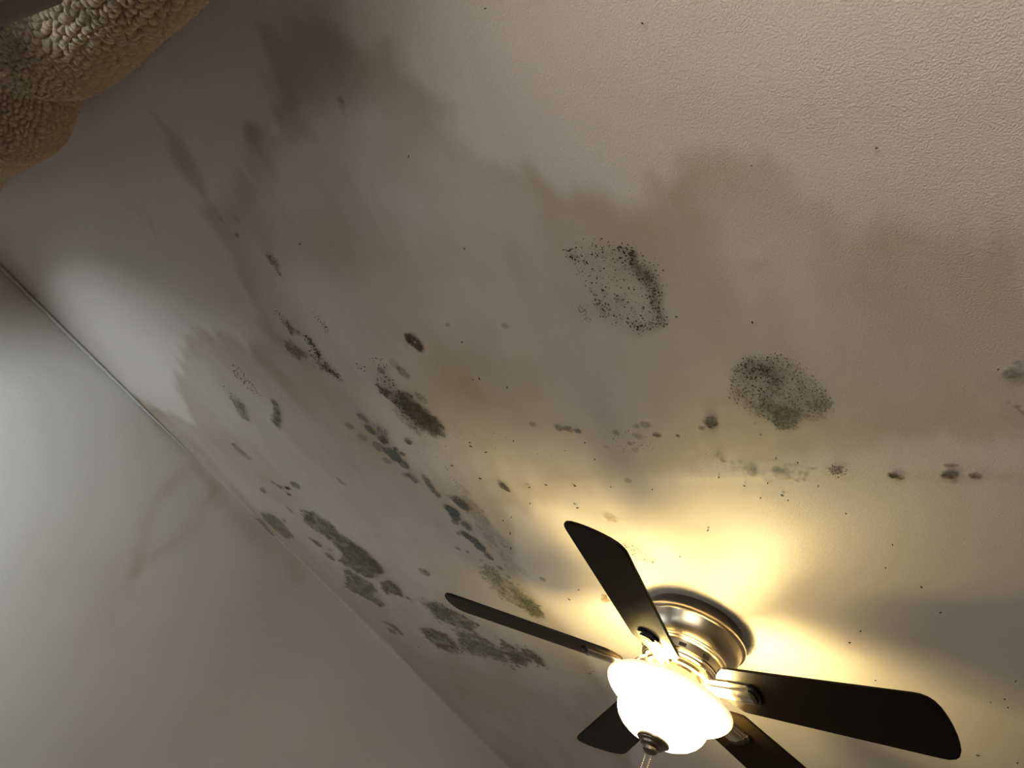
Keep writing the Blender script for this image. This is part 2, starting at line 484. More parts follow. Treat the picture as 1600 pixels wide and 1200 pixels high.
def window(name, axis, pos, hole, glass='glass'):
    h0, h1, k0, k1 = hole
    root = bpy.data.objects.new(name, None); col.objects.link(root); structure(root)
    def slab(nm, p0, p1, q0, q1, t0, t1, mat):
        bm = bmesh.new()
        if axis == 'y': box(bm, p0, p1, pos - t1, pos - t0, q0, q1)
        else: box(bm, pos + t0, pos + t1, p0, p1, q0, q1)
        return bm_obj(nm, bm, mat, root)
    w = .05
    slab('window_frame', h0, h0 + w, k0, k1, .05, .11, M['white_trim']); slab('window_frame', h1 - w, h1, k0, k1, .05, .11, M['white_trim'])
    slab('window_frame', h0 + w, h1 - w, k0, k0 + w, .05, .11, M['white_trim']); slab('window_frame', h0 + w, h1 - w, k1 - w, k1, .05, .11, M['white_trim'])
    mid = (k0 + k1) / 2
    slab('window_rail', h0 + w, h1 - w, mid - .02, mid + .02, .05, .11, M['white_trim'])
    slab('pane', h0 + w, h1 - w, k0 + w, mid - .02, .078, .082, M[glass]); slab('pane', h0 + w, h1 - w, mid + .02, k1 - w, .078, .082, M[glass])
    return root


window('window_1', 'y', WY0, WIN1)
window('fill_window', 'y', WY0, FILL_WIN, 'warm_tint_glass')  # added out of view as fill for the right-hand ceiling


# ------------------------------------------------------------------ ceiling fan
HUB = CEIL - 0.16                            # height of the blade plane at the axis
fan = bpy.data.objects.new('ceiling_fan', None); col.objects.link(fan)
fan.location = (FX, FY, HUB)
fan['label'] = 'five blade flush ceiling fan with nickel housing and lit frosted glass bowl'
fan['category'] = 'ceiling fan'

lathe('canopy_band', [(.100, .1595), (.1105, .1595), (.1125, .152), (.1150, .142), (.1185, .134)], M['nickel_dark'], fan)
lathe('motor_housing', [(.1185, .134), (.1240, .1310), (.1262, .1275), (.1262, .1235), (.1240, .1205), (.1205, .1185), (.1190, .1150), (.1165, .1050),
                        (.1120, .0930), (.1065, .0840), (.1015, .0790), (.0985, .0765), (.0985, .0735), (.0960, .0715), (.0955, .0690), (.0925, .0670), (.086, .0665)],
      M['nickel'], fan)
lathe('motor_ring', [(.090, .0680), (.0890, .0640), (.0875, .0500), (.0850, .0470), (.0850, .0450), (.0830, .0430), (.0825, .0385), (.0800, .0355), (.0740, .0345), (.0700, .0360), (.0600, .0360)],
      M['nickel_bright'], fan)
lathe('flywheel', [(.072, .0350), (.0725, .0250), (.0690, .0225), (.050, .0225)], M['nickel_dark'], fan)
lathe('switch_housing', [(.054, .0240), (.0560, .0200), (.0560, -.0020), (.0620, -.0060), (.0680, -.0085), (.0690, -.0120), (.0660, -.0160), (.030, -.0170), (0, -.0170)], M['nickel_bright'], fan)
for i in range(10):                                   # dark cooling slots round the motor ring
    a = 2 * math.pi * (i + .3) / 10
    bm = bmesh.new(); n = 6; vs = []
    for j in range(n + 1):
        t = a - .09 + .18 * j / n
        vs.append((bm.verts.new((.0892 * math.cos(t), .0892 * math.sin(t), .0610)), bm.verts.new((.0886 * math.cos(t), .0886 * math.sin(t), .0535))))
    for p, q in zip(vs, vs[1:]): bm.faces.new((p[0], q[0], q[1], p[1]))
    bm_obj('vent_slot', bm, M['bronze'], fan)

# glass bowl, with wall thickness, open at the top
outer = [(.1360, -.0255), (.1385, -.0275), (.1388, -.0305), (.1365, -.0355), (.1310, -.0420), (.1220, -.0485), (.1115, -.0540), (.1030, -.0590), (.0990, -.0640), (.0980, -.0700),
         (.0970, -.0780), (.0935, -.0880), (.0870, -.0980), (.0775, -.1070), (.0650, -.1145), (.0500, -.1200), (.0340, -.1235), (.0150, -.1245)]
inner = [(max(r - .004, .010), z + .003) for r, z in outer[::-1]]
lathe('glass_bowl', outer + inner + [outer[0]], M['bowl'], fan, angle=60)
fin = lathe('finial', [(.012, -.1215), (.0330, -.1225), (.0350, -.1245), (.0345, -.1275), (.0310, -.1290), (.0300, -.1310), (.0255, -.1335), (.0235, -.1375), (.0175, -.1395),
                 (.0155, -.1420), (.0160, -.1445), (.0150, -.1480), (.0110, -.1515), (.0060, -.1535), (0, -.1540)], M['nickel_dark'], fan)

for s, off, ln in ((0, -.0055, .17), (1, .0055, .13)):       # two beaded pull chains
    bm = bmesh.new(); n = int(ln / .0042)
    for j in range(n):
        mt = Matrix.Translation((off * 1.0 + .0003 * math.sin(j * .4), off * .35, -.1545 - .0042 * j))
        bmesh.ops.create_icosphere(bm, subdivisions=1, radius=.0017, matrix=mt)
    ch = bm_obj('pull_chain', bm, M['nickel_bright'], fan, True)
    bm = bmesh.new()
    bmesh.ops.create_cone(bm, cap_ends=True, segments=16, radius1=.005, radius2=.003, depth=.022, matrix=Matrix.Translation((off, off * .35, -.1545 - ln - .010)))
    bm_obj('chain_pull', bm, M['nickel_dark'], ch, True, 40)

PITCH = -0.2276; DROOP = -0.0709


def blade_outline():
    pts = []
    def w(s): return .0602 + .0117 * (s - .2) / .36
    side = [(.118, .020), (.121, .029), (.128, .038), (.140, .050), (.150, .0575), (.160, w(.16)), (.20, w(.2)), (.30, w(.3)), (.40, w(.4)), (.48, w(.48)), (.518, w(.518)),
            (.532, .0700), (.543, .0655), (.551, .0580), (.5565, .046), (.560, .030), (.562, .012)]
    return [(s, t) for s, t in side] + [(s, -t) for s, t in side[::-1]]


def plate(outline, h0, h1, bevel=.0012):
    bm = bmesh.new()
    lo_ = [bm.verts.new((s, t, h0)) for s, t in outline]
    f = bm.faces.new(lo_)
    r = bmesh.ops.extrude_face_region(bm, geom=[f])
    for v in r['geom']:
        if isinstance(v, bmesh.types.BMVert): v.co.z = h1
    bmesh.ops.recalc_face_normals(bm, faces=bm.faces)
    if bevel:
        es = [e for e in bm.edges if len(e.link_faces) == 2 and e.calc_face_angle(0) > .9]
        bmesh.ops.bevel(bm, geom=es, offset=bevel, segments=2, affect='EDGES')
    return bm


proto = {}
for kb in range(5):
    az = math.radians(-78.459 + 72 * kb)
    # blade frame: radial axis droops, chord axis is pitched
    r = Vector((math.cos(az), math.sin(az), DROOP)); q = Vector((-math.sin(az) * math.cos(PITCH), math.cos(az) * math.cos(PITCH), math.sin(PITCH)))
    r.normalize(); nrm = r.cross(q).normalized(); q = nrm.cross(r)
    mt = Matrix(((r.x, q.x, nrm.x, 0), (r.y, q.y, nrm.y, 0), (r.z, q.z, nrm.z, -.2 * DROOP), (0, 0, 0, 1)))
    if kb == 0:
        b = bm_obj('blade', plate(blade_outline(), 0, .006), M['blade'], fan, True, 35)
        # ribbed bracket under the blade
        cs = [(-.0255, 0), (-.0255, -.0030), (-.0215, -.0045), (-.0140, -.0045), (-.0125, -.0085), (-.0040, -.0100), (.0040, -.0100), (.0125, -.0085), (.0140, -.0045), (.0215, -.0045), (.0255, -.0030), (.0255, 0)]
        bm = bmesh.new(); rows = []
        for s, kx, kz in ((.092, .80, .9), (.110, .9, 1), (.150, 1, 1), (.196, 1, 1), (.200, .97, .6)):
            rows.append([bm.verts.new((s, t * kx, h * kz - .0002)) for t, h in cs])
        for a, c in zip(rows, rows[1:]):
            for i in range(len(cs)):
                j = (i + 1) % len(cs); bm.faces.new((a[i], a[j], c[j], c[i]))
        bm.faces.new(rows[0]); bm.faces.new(rows[-1][::-1])
        br = bm_obj('blade_bracket', bm, M['nickel_bright'], b, False)
        # stepped half-moon end of the bracket
        def moon(rx, ry, s0): return [(s0 + rx * math.sin(a), ry * math.cos(a)) for a in np.linspace(0, math.pi, 15)]
        cap = bm_obj('bracket_cap', plate(moon(.019, .0265, .195), -.0055, -.0002, .001), M['bronze'], b, True, 35)
        cap2 = bm_obj('bracket_cap', plate(moon(.012, .0180, .195), -.0095, -.0050, .001), M['bronze'], b, True, 35)
        # arm that carries the blade from the flywheel
        bm = bmesh.new(); rows = []
        for s, z, w_ in ((.060, .028, .016), (.072, .027, .016), (.082, .022, .017), (.090, .012, .018), (.096, .002, .020), (.104, -.003, .020)):
            rows.append([bm.verts.new((s, sx * w_, z + dz)) for sx, dz in ((-1, -.0025), (-.4, -.0050), (.4, -.0050), (1, -.0025), (1, .0025), (-1, .0025))])
        for a, c in zip(rows, rows[1:]):
            for i in range(6):
                j = (i + 1) % 6; bm.faces.new((a[i], a[j], c[j], c[i]))
        bm.faces.new(rows[0]); bm.faces.new(rows[-1][::-1])
        arm = bm_obj('blade_arm', bm, M['nickel_bright'], b, True, 50)
        proto['b'] = b
    else:
        b = proto['b'].copy(); col.objects.link(b); b.parent = fan
        for ch in proto['b'].children:
            c = ch.copy(); col.objects.link(c); c.parent = b
    b.matrix_local = mt

for sg in (-1, 1):                                     # the two bulbs inside the bowl
    ba = math.radians(20)
    loc = (sg * .052 * math.cos(ba), sg * .052 * math.sin(ba), -.060)
    d = bpy.data.lights.new('bulb_light', 'POINT'); d.energy = BULB_W; d.color = BULB_COLOR; d.shadow_soft_size = .028
    o = bpy.data.objects.new('bulb_light', d); col.objects.link(o); o.parent = fan; o.location = loc
    bm = bmesh.new()
    bmesh.ops.create_cone(bm, cap_ends=True, segments=16, radius1=.013, radius2=.013, depth=.03,
                          matrix=Matrix.Translation((loc[0] * .35, loc[1] * .35, -.032)))
    bm_obj('bulb_socket', bm, M['white_trim'], fan, True, 40)


# ------------------------------------------------------------------ sherpa blanket bunched above the window
KX = np.array([-2.10, -2.02, -1.94, -1.86, -1.80, -1.76, -1.70, -1.60, -1.52, -1.45, -1.38, -1.30, -1.25, -1.20, -1.10, -1.0, -.92, -.80, -.65, -.50, -.38, -.30])
KY = np.array([-.275, -.262, -.257, -.253, -.256, -.266, -.250, -.232, -.221, -.214, -.226, -.262, -.244, -.219, -.209, -.203, -.197, -.192, -.190, -.200, -.215, -.24])
nx, nv = 1050, 330
xx = np.linspace(-2.10, -.70, nx)
vv = np.linspace(0, 1, nv)                       # once round the roll, starting behind it
Xg, Vg = np.meshgrid(xx, vv, indexing='ij')
yf = np.interp(Xg, KX, KY)
yf = sum(np.interp(Xg + o_, KX, KY) for o_ in (-.012, 0, .012)) / 3
yb = -.345
ra = (yf - yb) / 2; yc = (yf + yb) / 2            # half depth and centre of the roll
rb = .070 + .62 * (ra - .055)                      # half height
ztop = EYE + .778
zc = ztop - rb
th = np.radians(-150 + 360 * Vg)
soft_ = 1 + .16 * (fbm(Xg * 7, np.cos(th) * 1.2 + np.sin(th) * .9 + 5, 71, 3) - .5) * np.clip(np.cos(th - math.radians(-50)), 0, 1)
Yb = yc + ra * np.cos(th) * soft_
Zb = zc + rb * np.sin(th) * soft_ - .020 * np.clip(-np.sin(th), 0, 1) * (.5 + .5 * np.sin(Xg * 11 + .8))
s = th * .078
# nubs of the fleece: jittered cells
P = np.stack([Xg, Yb, Zb], -1)
du = np.gradient(P, axis=0); dv = np.gradient(P, axis=1)
N = np.cross(du, dv); N /= np.linalg.norm(N, axis=-1, keepdims=True) + 1e-9
N = -N if (N[nx // 2, int(nv * 150 / 360), 1] < 0) else N
cell = .0112
gu = Xg / cell + .6 * (fbm(Xg * 40, s * 40, 77, 2) - .5); gv = s / cell + .6 * (fbm(Xg * 40 + 9, s * 40, 78, 2) - .5)
iu = np.floor(gu).astype(int); iv = np.floor(gv).astype(int)
f1 = np.full(gu.shape, 9.); f2 = np.full(gu.shape, 9.)
tab = np.random.default_rng(3).random((512, 512, 2))
for a in (-1, 0, 1):
    for b_ in (-1, 0, 1):
        j = tab[(iu + a) % 512, (iv + b_) % 512]
        dd = np.hypot(iu + a + .1 + .8 * j[..., 0] - gu, iv + b_ + .1 + .8 * j[..., 1] - gv)
        f2 = np.minimum(f2, np.maximum(f1, dd)); f1 = np.minimum(f1, dd)
ridge = np.clip((f2 - f1) / .36, 0, 1)
lump = .0120 * np.sqrt(np.clip(1 - (f1 / .85) ** 2, 0, 1)) * np.clip((f2 - f1) / .22, 0, 1) ** .5 + .0040 * (fbm(Xg * 55, s * 55, 79, 3) - .5)
P = P + N * lump[..., None]
idx = np.arange(nx * nv).reshape(nx, nv)
F = np.stack([idx[:-1, :-1], idx[1:, :-1], idx[1:, 1:], idx[:-1, 1:]], -1).reshape(-1, 4)
bl = mesh_obj('sherpa_blanket', P.reshape(-1, 3), F, M['sherpa'], smooth=True)
bl['label'] = 'tan sherpa fleece blanket bunched along the ceiling in the upper left corner'; bl['category'] = 'blanket'

# curtains under the blanket; far one unseen, added to hold back window light
xc = np.linspace(-2.06, -1.03, 170); zc_ = np.linspace(.35, EYE + .575, 40)
U, V, F = grid(xc, zc_)
Yc = -.316 + .011 * np.sin(U * 46 + .6 * np.sin(V * 3)) + .003 * np.sin(U * 17)
cu = mesh_obj('dark_curtain', np.stack([U, Yc, V], -1).reshape(-1, 3), F, M['plum'], smooth=True)
md = cu.modifiers.new('thickness', 'SOLIDIFY'); md.thickness = .003
cu['label'] = 'added plum-grey curtain blocking window light behind the far end of the sherpa blanket'; cu['category'] = 'curtain'; cu['group'] = 'curtains under the blanket'
xc = np.linspace(-.952, -.70, 110); U, V, F = grid(xc, zc_)
V = np.minimum(V, EYE + .562)
Yc = -.272 + .022 * np.sin(U * 62 + .8 * np.sin(V * 3)) + .006 * np.sin(U * 23)
cu = mesh_obj('dark_curtain', np.stack([U, Yc, V], -1).reshape(-1, 3), F, M['plum'], smooth=True)
md = cu.modifiers.new('thickness', 'SOLIDIFY'); md.thickness = .003
cu['label'] = 'dark plum-grey curtain showing below the blanket hem in the top left corner'; cu['category'] = 'curtain'; cu['group'] = 'curtains under the blanket'


# ------------------------------------------------------------------ mold on the ceiling
def film_grid(poly, soft, rough, strength, seed, freq=60, step=None, hole=1.0):
    poly = np.asarray(poly, float)
    x0, y0 = poly.min(0) - .02; x1, y1 = poly.max(0) + .02
    ext = max(x1 - x0, y1 - y0)
    st = step or max(.0012, min(.003, ext / 90))
    us = np.arange(x0, x1, st); vs = np.arange(y0, y1, st)
    U, V, F = grid(us, vs)
    n1 = fbm(U * freq, V * freq, seed, 4) - .5
    n2 = fbm(U * 18, V * 18, seed + 5, 2) - .5
    d = sdf(U + .010 * n2, V + .010 * n2, poly)
    inner = sstep(-soft, soft, d + rough * n1)
    a = inner * np.clip(.80 + hole * (fbm(U * freq * .7, V * freq * .7, seed + 9, 4) - .5), 0, 1.1)
    a = np.clip(a * strength, 0, 1)
    return U, V, F, a


def film(poly, mat, soft=.006, rough=.03, strength=.9, seed=0, freq=60, label=None, parent=None, lift=.0036, name='mold_patch', holes=(), hole=1.0):
    U, V, F, a = film_grid(poly, soft, rough, strength, seed, freq, hole=hole)
    for (hx, hy, hr) in holes:
        a = a * sstep(hr * .5, hr * 1.2, np.hypot(U - hx, V - hy))
    af = a.ravel()
    keep = af[F].max(1) > .03
    if not keep.any(): return None
    F = F[keep]
    used, inv = np.unique(F, return_inverse=True)
    pts = np.stack([U.ravel(), V.ravel(), CEIL - lift - .0005 * af], -1)[used]
    o = mesh_obj(name, pts, inv.reshape(-1, 4)[:, ::-1], M[mat], parent or ceiling, attrs={'a': af[used]})
    if label: o['label'] = label
    return o


def specks(poly, n, r0, r1, mat='speck', clump=.5, seed=0, parent=None, weight=None, label=None, lift=.0046, cf=28, scale_=.8, jit=.005):
    """separate dots of mold, joined as one part"""
    rg = np.random.default_rng(seed + 100)
    poly = np.asarray(poly, float); lo_, hi_ = poly.min(0), poly.max(0)
    vs, fs = [], []; made = 0; tries = 0
    while made < n and tries < 40:
        tries += 1
        c = lo_ + rg.random((n * 3, 2)) * (hi_ - lo_)
        ok = sdf(c[:, 0], c[:, 1], poly) > 0
        ok &= fbm(c[:, 0] * cf, c[:, 1] * cf, seed, 3) > clump * rg.random(len(c)) + .18
        if weight is not None: ok &= weight(c[:, 0], c[:, 1]) > rg.random(len(c))
        for x, y in c[ok] + rg.normal(0, jit, (int(ok.sum()), 2)):
            if made >= n: break
            r = (r0 + (r1 - r0) * rg.random() ** 3) * scale_
            m_ = 6; b0 = len(vs); ph = rg.random() * 6.28
            el = .6 + .8 * rg.random()
            vs.append((x, y, CEIL - lift - r * .25))
            for i in range(m_):
                t = ph + 2 * math.pi * i / m_; rr_ = r * (.65 + .6 * rg.random())
                vs.append((x + rr_ * math.cos(t) * el, y + rr_ * math.sin(t), CEIL - lift + .0012))
            for i in range(m_): fs.append((b0, b0 + 1 + (i + 1) % m_, b0 + 1 + i))
            made += 1
    if not fs: return None
    o = mesh_obj('mold_specks', vs, fs, M[mat], parent or ceiling)
    o['kind'] = 'stuff'
    if label: o['label'] = label
    return o


def C(pts): return [on_ceiling(*p) for p in pts]


def disc(px, py, rpx, seed, squash=1.0, ang=0.0, n=14):
    """roundish spot: a blob that is round on the ceiling itself"""
    rg = np.random.default_rng(seed); cx_, cy_ = on_ceiling(px, py); r = rpx * px_size(px, py)
    out = []
    for i in range(n):
        t = 2 * math.pi * i / n; k_ = r * (.88 + .24 * rg.random())
        a, b = k_ * math.cos(t), k_ * math.sin(t) * squash
        out.append((cx_ + a * math.cos(ang) - b * math.sin(ang), cy_ + a * math.sin(ang) + b * math.cos(ang)))
    return out


sid = 0
PATCH = [  # outline px, material, soft, rough, strength, speck count, speck material, label
    ([(590, 599), (605, 606), (622, 606), (640, 616), (660, 634), (680, 651), (696, 666), (699, 680), (680, 682), (660, 671), (647, 656), (627, 640), (607, 621), (594, 611)], 'dark_olive', .008, .05, .95, 420, 'speck', 'dark olive mold colony'),
    ([(612, 634), (640, 650), (662, 672), (655, 677), (640, 664), (622, 648)], 'green', .008, .05, .5, 120, 'speckg', 'thin green mold film'),
    ([(474, 795), (489, 798), (514, 814), (536, 836), (567, 858), (597, 887), (592, 897), (580, 903), (558, 893), (530, 876), (536, 864), (517, 843), (489, 825), (475, 811)], 'olive', .010, .06, .85, 300, 'speckg', 'long olive mold colony'),
    ([(541, 838), (567, 856), (600, 887), (596, 896), (570, 872)], 'grey', .010, .04, .5, 0, None, 'grey mold film'),
    ([(533, 884), (555, 896), (580, 909), (589, 921), (581, 927), (600, 942), (592, 946), (574, 935), (555, 925), (538, 915), (542, 897)], 'olive', .010, .07, .65, 160, 'speckg', 'olive mold colony'),
    ([(592, 909), (611, 906), (625, 918), (632, 932), (617, 928), (608, 921), (605, 927), (596, 917)], 'olive', .008, .06, .8, 80, 'speckg', 'small olive mold colony'),
    ([(408, 800), (424, 801), (442, 817), (459, 837), (455, 844), (436, 832), (414, 813)], 'grey', .012, .04, .62, 0, None, 'faint brown-grey mold film'),
    ([(656, 938), (680, 939), (708, 951), (730, 964), (750, 977), (746, 983), (724, 981), (692, 972), (674, 957)], 'green', .012, .10, .85, 220, 'speckg', 'green mold colony'),
    ([(658, 981), (674, 981), (696, 989), (714, 1005), (722, 1017), (705, 1019), (680, 1007), (667, 994)], 'olive', .012, .08, .7, 160, 'speckg', 'green ringed mold colony'),
    ([(712, 982), (739, 986), (771, 1005), (786, 1017), (800, 1041), (771, 1027), (739, 1021), (719, 1012)], 'green', .016, .14, .75, 260, 'speckg', 'patchy green mold film'),
    ([(780, 997), (802, 1011), (824, 1012), (842, 1023), (856, 1041), (842, 1039), (830, 1028), (824, 1036), (808, 1039), (796, 1025)], 'olive', .010, .12, .9, 140, 'speckg', 'dark green mold colony'),
    ([(753, 887), (767, 884), (786, 896), (808, 914), (824, 926), (836, 939), (850, 963), (833, 960), (811, 947), (786, 932), (764, 913), (755, 897)], 'green', .010, .12, .62, 420, 'speckg', 'pale green mold lens'),
    ([(815, 932), (836, 939), (850, 963), (833, 960)], 'green', .010, .06, .6, 90, 'speckg', 'green mold tip'),
    ([(1168, 622), (1200, 632), (1246, 636), (1290, 628), (1299, 640), (1274, 650), (1246, 653), (1215, 655), (1190, 650), (1170, 640)], 'green', .014, .12, .45, 200, 'speckg', 'green mold along the lower side of a speckled colony'),
    ([(1214, 655), (1240, 652), (1246, 660), (1230, 671), (1216, 668)], 'green', .006, .04, .75, 40, 'speckg', 'green mold tuft'),
    ([(417, 391), (428, 397), (437, 414), (441, 431), (430, 420), (421, 404)], 'olive', .006, .05, .6, 70, 'speck', 'dark leaf shaped mold spot'),
    ([(442, 497), (457, 506), (468, 518), (455, 520)], 'olive', .010, .06, .55, 60, 'speck', 'olive mold film'),
    ([(445, 530), (457, 534), (482, 556), (465, 558), (452, 545)], 'olive', .012, .06, .6, 70, 'speckg', 'olive mold film'),
    ([(485, 552), (515, 572), (530, 582), (534, 592), (515, 584), (495, 568)], 'olive', .012, .08, .55, 90, 'speck', 'olive mold film'),
    ([(364, 622), (380, 631), (391, 657), (380, 651), (370, 638)], 'olive', .008, .05, .65, 30, 'speckg', 'green-grey mold streak'),
    ([(425, 621), (432, 629), (440, 645), (434, 666), (426, 656), (431, 643)], 'olive', .008, .05, .85, 40, 'speck', 'dark crooked mold streak'),
    ([(363, 691), (372, 697), (385, 707), (396, 721), (388, 716), (372, 704)], 'brown', .006, .04, .55, 20, 'speck', 'thin brown mold streak'),
    ([(580, 659), (594, 664), (608, 673), (606, 691), (596, 680)], 'olive', .008, .06, .45, 60, 'speck', 'speckled olive film'),
    ([(660, 740), (668, 746), (680, 762), (692, 776), (684, 775), (668, 757)], 'olive', .006, .03, .8, 20, 'speck', 'long thin olive mold streak'),
    ([(780, 754), (787, 753), (797, 760), (801, 768), (794, 766), (785, 761)], 'dark_brown', .003, .008, 1.0, 0, None, 'dark brown leaf shaped spot'),
    ([(632, 520), (642, 518), (654, 527), (663, 541), (659, 548), (649, 542), (637, 532)], 'dark_brown', .006, .02, 1.0, 40, 'speck', 'dark brown ringed spot'),
    ([(1288, 726), (1317, 725), (1320, 738), (1303, 740), (1296, 733)], 'dark_brown', .004, .02, .8, 50, 'speck', 'brown four-sided spot on the joint'),
    ([(1131, 732), (1180, 727), (1260, 729), (1280, 741), (1220, 740), (1170, 739)], 'blue', .016, .12, .42, 0, None, 'faint blue-grey streak on the joint'),
    ([(700, 772), (720, 775), (738, 794), (730, 797), (712, 785)], 'olive', .008, .04, .7, 30, 'speck', 'dark olive mold film'),
    ([(720, 755), (745, 785), (790, 860), (820, 895), (800, 885), (760, 840), (725, 790)], 'grey', .02, .12, .28, 60, 'speck', 'dirty grey film along the joint'),
    ([(397, 806), (412, 815), (430, 835), (424, 836), (404, 817)], 'olive', .006, .05, .6, 10, 'speck', 'dark mold along the wall corner'),
    ([(320, 740), (345, 762), (380, 795), (372, 795), (335, 763)], 'olive', .010, .06, .4, 0, None, 'faint mold along the wall corner'),
    ([(430, 840), (470, 880), (462, 880), (430, 850)], 'grey', .008, .05, .5, 0, None, 'faint mold along the wall corner'),
    ([(600, 970), (618, 976), (632, 992), (626, 990), (614, 979)], 'olive', .005, .03, .6, 0, None, 'thin mold arc'),
    ([(605, 978), (616, 984), (622, 990), (612, 988)], 'olive', .006, .03, .6, 0, None, 'small mold spot'),
    ([(526, 148), (536, 150), (541, 162), (540, 174), (533, 176), (535, 164)], 'grey', .008, .03, .55, 0, None, 'faint grey smudge'),
    ([(1106, 708), (1126, 706), (1130, 716), (1116, 713)], 'grey', .006, .05, .5, 0, None, 'faint grey smudge'),
    ([(1568, 575), (1590, 568), (1600, 585), (1580, 598), (1570, 592)], 'blue', .010, .06, .5, 0, None, 'faint blue-grey spot'),
    ([(1578, 628), (1592, 630), (1596, 641), (1585, 638)], 'grey', .006, .04, .6, 0, None, 'grey smudge'),
    ([(940, 926), (948, 928), (954, 936), (948, 940), (938, 935)], 'ochre', .005, .02, .8, 0, None, 'ochre ring spot'),
    ([(944, 804), (958, 805), (966, 812), (952, 812)], 'ochre', .006, .02, .6, 0, None, 'ochre spot'),
]
for poly, mat, soft, rough, stren, ns, sm, lab in PATCH:
    sid += 1
    P_ = C(poly)
    hl = ()
    if poly[0] == (632, 520): hl = [(*on_ceiling(650, 533), .0045)]
    o = film(P_, mat, soft * .6, rough * .6, stren, seed=sid * 3, label=lab, freq=75, holes=hl, hole=1.7 if len(poly) > 7 or stren < .6 else .7)
    if ns and o: specks(P_, int(ns * .7), .0006, .0018, sm, .55, sid, parent=o)

OVAL = [  # px, py, long semi-axis px, material, strength, squash, angle
    (566, 651, 12, 'blue', .9, .5, 1.3), (581, 671, 11, 'blue', .95, .8, 1.2), (600, 686, 10, 'dark_brown', .9, .9, 0), (591, 696, 13, 'blue', .75, .9, 0), (614, 708, 16, 'blue', .85, .9, 1.5),
    (631, 723, 11, 'blue', .9, .9, 1.5), (567, 682, 9, 'blue', .5, .9, 0), (547, 664, 8, 'blue', .55, .9, 0), (639, 688, 7, 'brown', .8, 1, 0), (620, 700, 5, 'brown', .9, 1, 0), (629, 707, 5, 'brown', .9, 1, 0),
    (647, 746, 13, 'blue', .75, .6, 1.5), (606, 718, 9, 'grey', .45, .8, 0), (634, 740, 9, 'grey', .4, .8, 0), (630, 580, 14, 'grey', .75, .7, 1.4), (616, 567, 12, 'grey', .4, .7, 1.4), (660, 621, 12, 'green', .5, .7, 1.4),
    (596, 577, 8, 'grey', .7, .9, 0), (699, 791, 8, 'olive', .85, .9, 0), (708, 797, 13, 'blue', .9, .9, .3), (723, 788, 14, 'blue', .95, .7, .8), (712, 806, 10, 'blue', .9, 1, 0), (711, 813, 7, 'olive', .8, 1, 0),
    (730, 820, 12, 'blue', .85, .7, 1.4), (727, 833, 11, 'blue', .8, .8, 1), (739, 842, 13, 'blue', .9, .8, 1.1), (750, 853, 12, 'blue', .95, .9, 0), (763, 867, 10, 'blue', .9, .7, 1.3), (717, 832, 5, 'olive', .8, 1, 0),
    (716, 855, 4, 'olive', .8, 1, 0), (731, 860, 4, 'olive', .8, 1, 0), (753, 874, 3, 'olive', .8, 1, 0), (781, 885, 6, 'olive', .8, .7, 1), (846, 902, 6, 'blue', .6, 1, 0), (663, 892, 11, 'green', .7, .8, 0),
    (496, 848, 9, 'olive', .7, .8, 1.2), (486, 841, 4, 'olive', .6, 1, 0), (515, 868, 11, 'olive', .65, .7, 1.2), (516, 857, 4, 'olive', .6, 1, 0), (639, 934, 7, 'green', .8, .7, 1),
    (439, 760, 6, 'brown', .8, .9, 0), (449, 761, 5, 'speckfilm', 1, .8, 0), (451, 771, 5, 'brown', .85, .8, 0), (463, 757, 10, 'blue', .6, .8, 0), (411, 765, 7, 'grey', .6, .9, 0), (427, 752, 4, 'brown', .6, 1, 0),
    (535, 752, 11, 'brown', .4, .5, 1.4), (453, 795, 8, 'brown', .35, .5, 1.5), (445, 812, 4, 'olive', .6, 1, 0), (375, 368, 5, 'brown', .5, .8, 0), (345, 340, 7, 'brown', .35, .6, 1.4), (370, 340, 9, 'brown', .25, .6, 1.4),
    (875, 667, 9, 'brown', .7, .85, 0), (892, 669, 8, 'brown', .7, .85, 0), (906, 672, 7, 'blue', .95, .85, 0), (831, 659, 7, 'grey', .6, .8, 0), (960, 672, 6, 'dark_brown', .75, .9, 0), (995, 664, 6, 'brown', .75, .9, 0),
    (1010, 662, 8, 'grey', .45, .9, 0), (1026, 677, 6, 'dark_brown', 1, .9, 0), (998, 679, 7, 'grey', .35, .9, 0), (1057, 677, 2.5, 'dark_brown', .9, 1, 0), (987, 691, 4, 'grey', .6, 1, 0), (994, 701, 6, 'grey', .4, 1, 0), (950, 697, 5, 'grey', .35, 1, 0),
    (1113, 658, 13, 'dark_brown', .9, .95, 0), (1099, 667, 5, 'blue', .8, .9, 0), (1394, 739, 7, 'dark_brown', 1, .9, 0), (1403, 742, 6, 'brown', .8, .8, 0), (1484, 739, 13, 'dark_brown', .95, .75, 0), (1488, 725, 9, 'brown', .7, .45, 0),
    (1528, 742, 9, 'brown', .75, .7, 0), (1494, 750, 4, 'grey', .5, 1, 0), (700, 505, 4, 'grey', .4, 1, 0), (790, 507, 6, 'grey', .35, 1, 0), (984, 749, 6, 'grey', .35, .8, 0), (175, 955, 0, 'grey', 0, 1, 0),
]
M['speckfilm'] = mold_mat('black_mold', (.015, .014, .012), (.03, .028, .02), 200, .1)
for i, (x, y, r, mat, stren, sq, an) in enumerate(OVAL):
    if r <= 0: continue
    film(disc(x, y, r, i, sq, an), mat, .0035, .006, stren, seed=300 + i * 3, freq=45, name='mold_spot')

